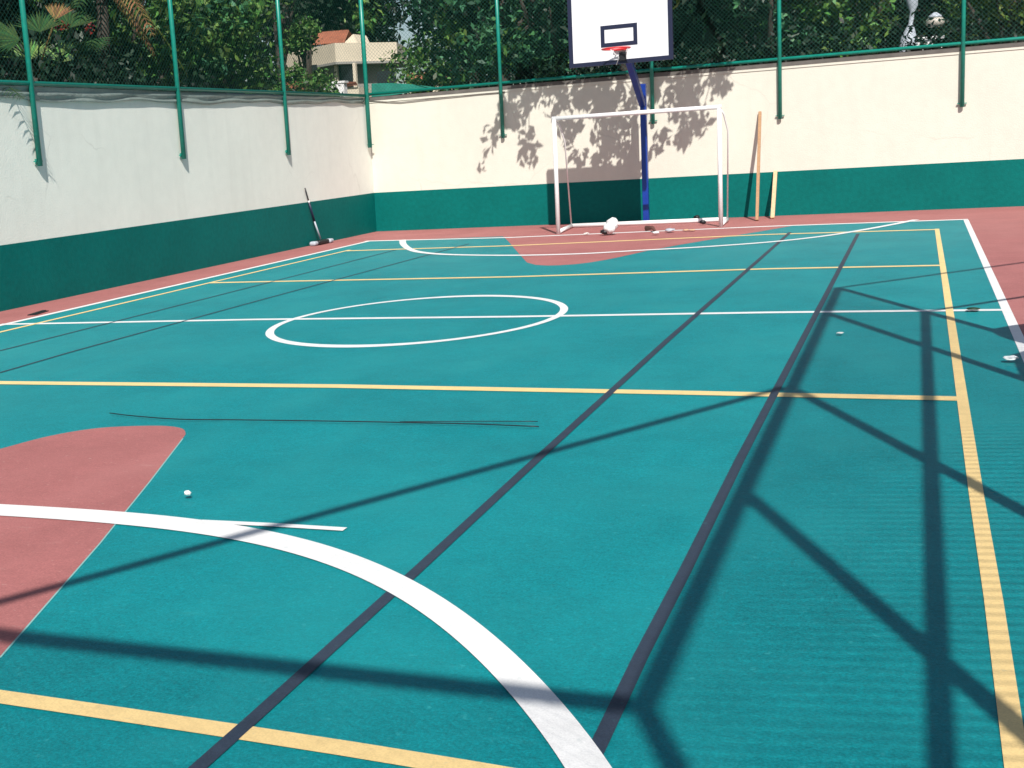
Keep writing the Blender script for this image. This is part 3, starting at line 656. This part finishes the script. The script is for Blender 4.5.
# ---- tree whose limb reaches over the court and shades the back wall
def caster(px, py, k):
    p = hit(px, py, 1, YB); return Vector((p.x-SX*k, p.y-k, p.z+TS*k))
rg = np.random.default_rng(77)
blobs = []   # px, py, r (px on the wall)
for px, py, r, n in [(512, 92, 12, 4), (530, 88, 16, 6), (560, 82, 20, 9), (590, 88, 22, 11), (615, 95, 22, 12), (600, 112, 20, 8), (625, 118, 18, 7), (495, 135, 7, 2), (492, 155, 6, 1), (582, 158, 6, 2), (508, 108, 9, 3), (655, 100, 14, 6), (560, 100, 16, 7), (500, 122, 9, 3), (518, 120, 9, 4), (524, 142, 8, 3), (530, 156, 7, 2), (572, 125, 10, 4), (570, 142, 8, 3), (600, 135, 12, 5), (620, 145, 12, 6), (612, 165, 12, 5), (630, 165, 10, 5), (605, 175, 8, 2), (660, 145, 9, 3), (685, 85, 14, 8), (690, 100, 13, 7), (685, 115, 13, 7), (695, 128, 10, 5), (680, 138, 8, 3), (715, 82, 12, 5), (725, 78, 9, 3), (728, 84, 6, 1), (665, 82, 14, 6), (640, 80, 16, 7), (540, 100, 12, 4), (505, 100, 10, 3), (610, 150, 12, 4), (590, 100, 18, 8)]:
    for j in range(max(1, round(n*.78))): blobs.append((px+rg.normal()*r*.5, py+rg.normal()*r*.5))
ct = [caster(px, py, rg.uniform(2.42, 2.60) if 535 < px < 670 else rg.uniform(2.75, 3.1)) for px, py in blobs]
hub = Vector((at(622, 60, 25.4).x, 25.4, -.3))
over = empty('overhanging_tree', hub, 'tall tree behind the back wall whose limb overhangs the goal end', 'tree', T)
mb = MB(); mb.tube([hub, hub+Vector((.1, 0, 3)), hub+Vector((0, -.3, 6.6))], [.26, .2, .13], 10)
L1 = [(hub+Vector((0, -.3, 6.3))), Vector((-3.3, 22.8, 6.9)), Vector((-3.6, 21.6, 6.3)), Vector((-4.6, 21.4, 6.0)), Vector((-5.6, 21.3, 5.8))]
L1[1] = Vector((-4.4, 23.2, 6.9)); L1[2] = Vector((-3.9, 21.8, 6.5))
mb.tube(L1, [.12, .09, .07, .05, .02], 8)
L2 = [Vector((-3.3, 22.8, 6.9)), Vector((-2.6, 21.6, 6.2)), Vector((-2.0, 21.2, 5.9))]; mb.tube(L2, [.07, .05, .02], 8)
allp = [Vector(p) for p in L1[2:]]+[Vector(p) for p in L2[1:]]
for c in ct[::3]:
    n = min(allp, key=lambda q: (q-c).length); mb.tube([n, n.lerp(c, .5)+Vector((0, 0, .12)), c], [.016, .009, .004], 4)
mb.build('trunk', M['bark'], over)
cl = [tuple(Vector(c)-hub) for c in ct]
me = leaf_mesh('foliage', cl, [.17]*len(cl), 10, .19, M['leaf'], 5, aspect=.5, droop=.9); o = bpy.data.objects.new('foliage', me); col.objects.link(o); o.parent = over
cc = [tuple(np.array([rg.normal()*1.6, 1.6+rg.normal()*.7, 8.4+rg.normal()*.9])) for _ in range(110)]
me = leaf_mesh('crown', cc, [.5]*len(cc), 90, .16, M['leaf_dark'], 6); o = bpy.data.objects.new('crown', me); col.objects.link(o); o.parent = over

# ------------------------------------------------------------------ cream house beyond the corner
HY = 60.0
c0 = at(334.5, 43, HY); cR = at(397, 51.3, 63.0); cL = at(277, 49.5, 63.5)
zt_, zb_ = c0.z, at(334.5, 62, HY).z
house = empty('cream_house', (c0.x, c0.y+2, -.3), 'cream house with orange tiled roof seen through the fence corner', 'house')
def prism(mb, plan, z0, z1):
    n = len(plan); mb.add([(x, y, z0) for x, y in plan]+[(x, y, z1) for x, y in plan], [tuple(range(n))[::-1], tuple(range(n, 2*n))]+[(i, (i+1) % n, n+(i+1) % n, n+i) for i in range(n)])
back = ((cR.x+cL.x)/2, c0.y+8)
mb = MB(); prism(mb, [(c0.x, c0.y), (cR.x, cR.y), (cR.x-1.0, cR.y+4), (cL.x, cL.y+4), (cL.x, cL.y)], zb_, zt_); mb.build('parapet', M['house'], house)
def ins(k): cxx, cyy = (cR.x+cL.x)/2, c0.y+4.5; return [(cxx+(x-cxx)*k, cyy+(y-cyy)*k) for x, y in [(c0.x, c0.y), (cR.x, cR.y), (cR.x-1.0, cR.y+4), (cL.x, cL.y+4), (cL.x, cL.y)]]
mb = MB(); prism(mb, ins(.80), -.3, zb_-.002); mb.build('wall', M['house2'], house)
mb = MB(); prism(mb, ins(1.02), zb_-.12, zb_-.003); mb.build('slab_edge', M['house2'], house)
def hpt(px, py, d): return at(px, py, d)
for x0, x1, y0_, y1_ in ((338, 353, 66, 84), (377, 396, 72, 83), (302, 318, 66, 80)):
    d = 60.9 if x0 < 377 and x0 > 310 else 61.0; a, b_ = at(x0, y0_, d), at(x1, y1_, d)
    mb = MB(); mb.box(((a.x+b_.x)/2, d, (a.z+b_.z)/2), (b_.x-a.x, .1, a.z-b_.z)); w_ = mb.build('window', M['glass'], house)
for px in (336, 354.5):
    a = at(px, 63, 60.7); mb = MB(); mb.box((a.x, 60.7, (a.z-.3)/2), (.16, .2, a.z+.3)); mb.build('pillar', M['house'], house)
# tiled hip roof and gable wall
a, b_, c_ = at(298, 44, 63.5), at(352, 47, 62.2), at(349, 30.5, 63.6)
rl = at(318, 33.5, 65.5)
mb = MB(); e0, e1 = at(286, 47, 62.5), at(344, 43.5, 61.6)
nn_ = 26
for i in range(nn_):
    t0, t1 = i/nn_, (i+1)/nn_; tm = (t0+t1)/2
    pa, pb, pc = e0.lerp(e1, t0), e0.lerp(e1, t1), e0.lerp(e1, tm)+Vector((0, -.05, .07)); qa, qb, qc = rl.lerp(c_, t0), rl.lerp(c_, t1), rl.lerp(c_, tm)+Vector((0, -.05, .07))
    mb.add([pa, pc, qc, qa], [(0, 1, 2, 3)]); mb.add([pc, pb, qb, qc], [(0, 1, 2, 3)])
mb.add([rl, c_, c_+Vector((0, 3, -1.6)), rl+Vector((0, 3, -1.6))], [(0, 1, 2, 3)]); mb.build('roof', M['tile'], house)
mb = MB(); g = [at(341, 46, 61.8), at(360, 48, 62.4), at(353, 34, 62.4)]; mb.add(g+[p+Vector((.1, 1.5, 0)) for p in g], [(0, 1, 2), (5, 4, 3), (0, 3, 4, 1), (1, 4, 5, 2), (2, 5, 3, 0)]); mb.build('gable', M['house'], house)
# low tiled roofs of garden sheds
def shed(x0, x1, y0_, y1_, Y, label):
    a, b_ = at(x0, y1_, Y), at(x1, y1_-1, Y); c, d = at(x0+3, y0_+1, Y+1.4), at(x1-2, y0_, Y+1.4)
    root = empty('tiled_shed', ((a.x+b_.x)/2, Y+.5, -.3), label, 'shed')
    mb = MB(); mb.box(((a.x+b_.x)/2, Y+1.2, a.z/2-.17), (abs(b_.x-a.x)*.92, 2.2, a.z+.25)); mb.build('wall', M['house'], root)
    mb = MB(); n = 14
    for i in range(n):
        t0, t1 = i/n, (i+1)/n; tm = (t0+t1)/2; up = Vector((0, -.03, .05))
        mb.add([a.lerp(b_, t0), a.lerp(b_, tm)+up, c.lerp(d, tm)+up, c.lerp(d, t0)], [(0,1,2,3)]); mb.add([a.lerp(b_, tm)+up, a.lerp(b_, t1), c.lerp(d, t1), c.lerp(d, tm)+up], [(0,1,2,3)])
    mb.build('roof', M['tile'], root)
shed(404, 455, 73, 84, 40, 'small shed with orange tiled roof peeping over the back wall')
shed(283, 307, 82, 91, 34, 'small shed with orange tiled roof left of the white garden wall')
shed(343, 358, 82, 87, 45, 'small shed with orange tiled roof below the house veranda')
a, b_ = at(306, 86, 37), at(346, 94, 37); mb = MB(); mb.box(((a.x+b_.x)/2, 37, (a.z-.3)/2), (b_.x-a.x, .25, a.z+.3)); mb.box(((a.x+b_.x)/2, 36.99, a.z+.02), (b_.x-a.x+.1, .3, .06)); tag(mb.build('garden_wall', M['white_paint']), 'low white garden wall in front of the cream house', 'wall')
# shrubs before the house
for i, (px, Y, zc, r, lab) in enumerate([(292, 30, 3.2, .95, 'thin shrub in front of the left end of the cream house'), (318, 33, 3.3, .75, 'small shrub in front of the middle of the cream house'), (418, 32, 3.5, 1.0, 'shrub before the orange shed roof right of the sky gap'), (306, 31, 4.75, .55, 'loose twigs hanging before the orange roof of the cream house')]):
    p = at_bearing(px, Y); make_tree(p.x, p.y, zc, r, r, r*.8, M['leaf'], .13, 26, 60, 300+i, lab, name='garden_shrub', cr=.3, cat='shrub', limbs=8)
# green shade net stretched beyond the corner
q = [at(372, 83.5, 25.2), at(392, 83.0, 25.6), at(412, 84.2, 26.0), at(434, 87.0, 26.4), at(434, 89, 26.2), at(372, 98, 25.0)]
plate(q, 'shade_net', M['shade'], 'green shade net stretched beyond the corner post', 'net', .02)
# white lamp and bits beyond the right of the back wall
p = at(911, 45, 27); lp = empty('garden_lamp', (p.x+.55, p.y, -.3), 'cream mushroom lamp on a dark stem beyond the back wall', 'lamp')
gl_ = at(935, 21, 27); mb = MB(); mb.tube([(gl_.x, gl_.y, -.3), (gl_.x, gl_.y, gl_.z-.12)], .03, 8); mb.build('stem', M['black'], lp)
mb = MB(); prof = [(-.12, .03), (-.11, .12), (-.04, .17), (.03, .16), (.06, .12)]; mb.tube([(gl_.x, gl_.y, gl_.z+a_) for a_, _ in prof], [r__ for _, r__ in prof], 14); mb.build('globe', M['lamp_globe'], lp)
mb = MB(); mb.tube([(gl_.x, gl_.y, gl_.z+.065), (gl_.x, gl_.y, gl_.z+.10), (gl_.x, gl_.y, gl_.z+.16)], [.13, .11, .03], 14); mb.build('lamp_cap', M['grey_metal'], lp)
p0 = at(908, 45, 26.8); mb = MB(); prof = [(908, 46, .17), (909, 38, .15), (910, 31, .10), (911, 24, .05), (912, 12, .045), (912.5, 6, .10), (911.5, -4, .12), (911, -30, .1)]
q = [at(a_, b2, 26.8) for a_, b2, _ in prof]; mb.tube([Vector((q[0].x, q[0].y, -.3))]+q, [.2]+[r__ for *_, r__ in prof], 9); tag(mb.build('pale_post', M['grey_metal']), 'pale weathered post beside the mushroom lamp', 'post')
a, b_ = at(905, 41.5, 27.1), at(939, 50, 27.1); mb = MB(); mb.box(((a.x+b_.x)/2+.05, 27.1, (a.z-.3)/2), (b_.x-a.x, .2, a.z+.3)); mb.box(((a.x+b_.x)/2+.05, 27.09, a.z+.02), (b_.x-a.x+.08, .26, .05)); tag(mb.build('garden_wall', M['white_paint']), 'short white wall piece under the mushroom lamp', 'wall')
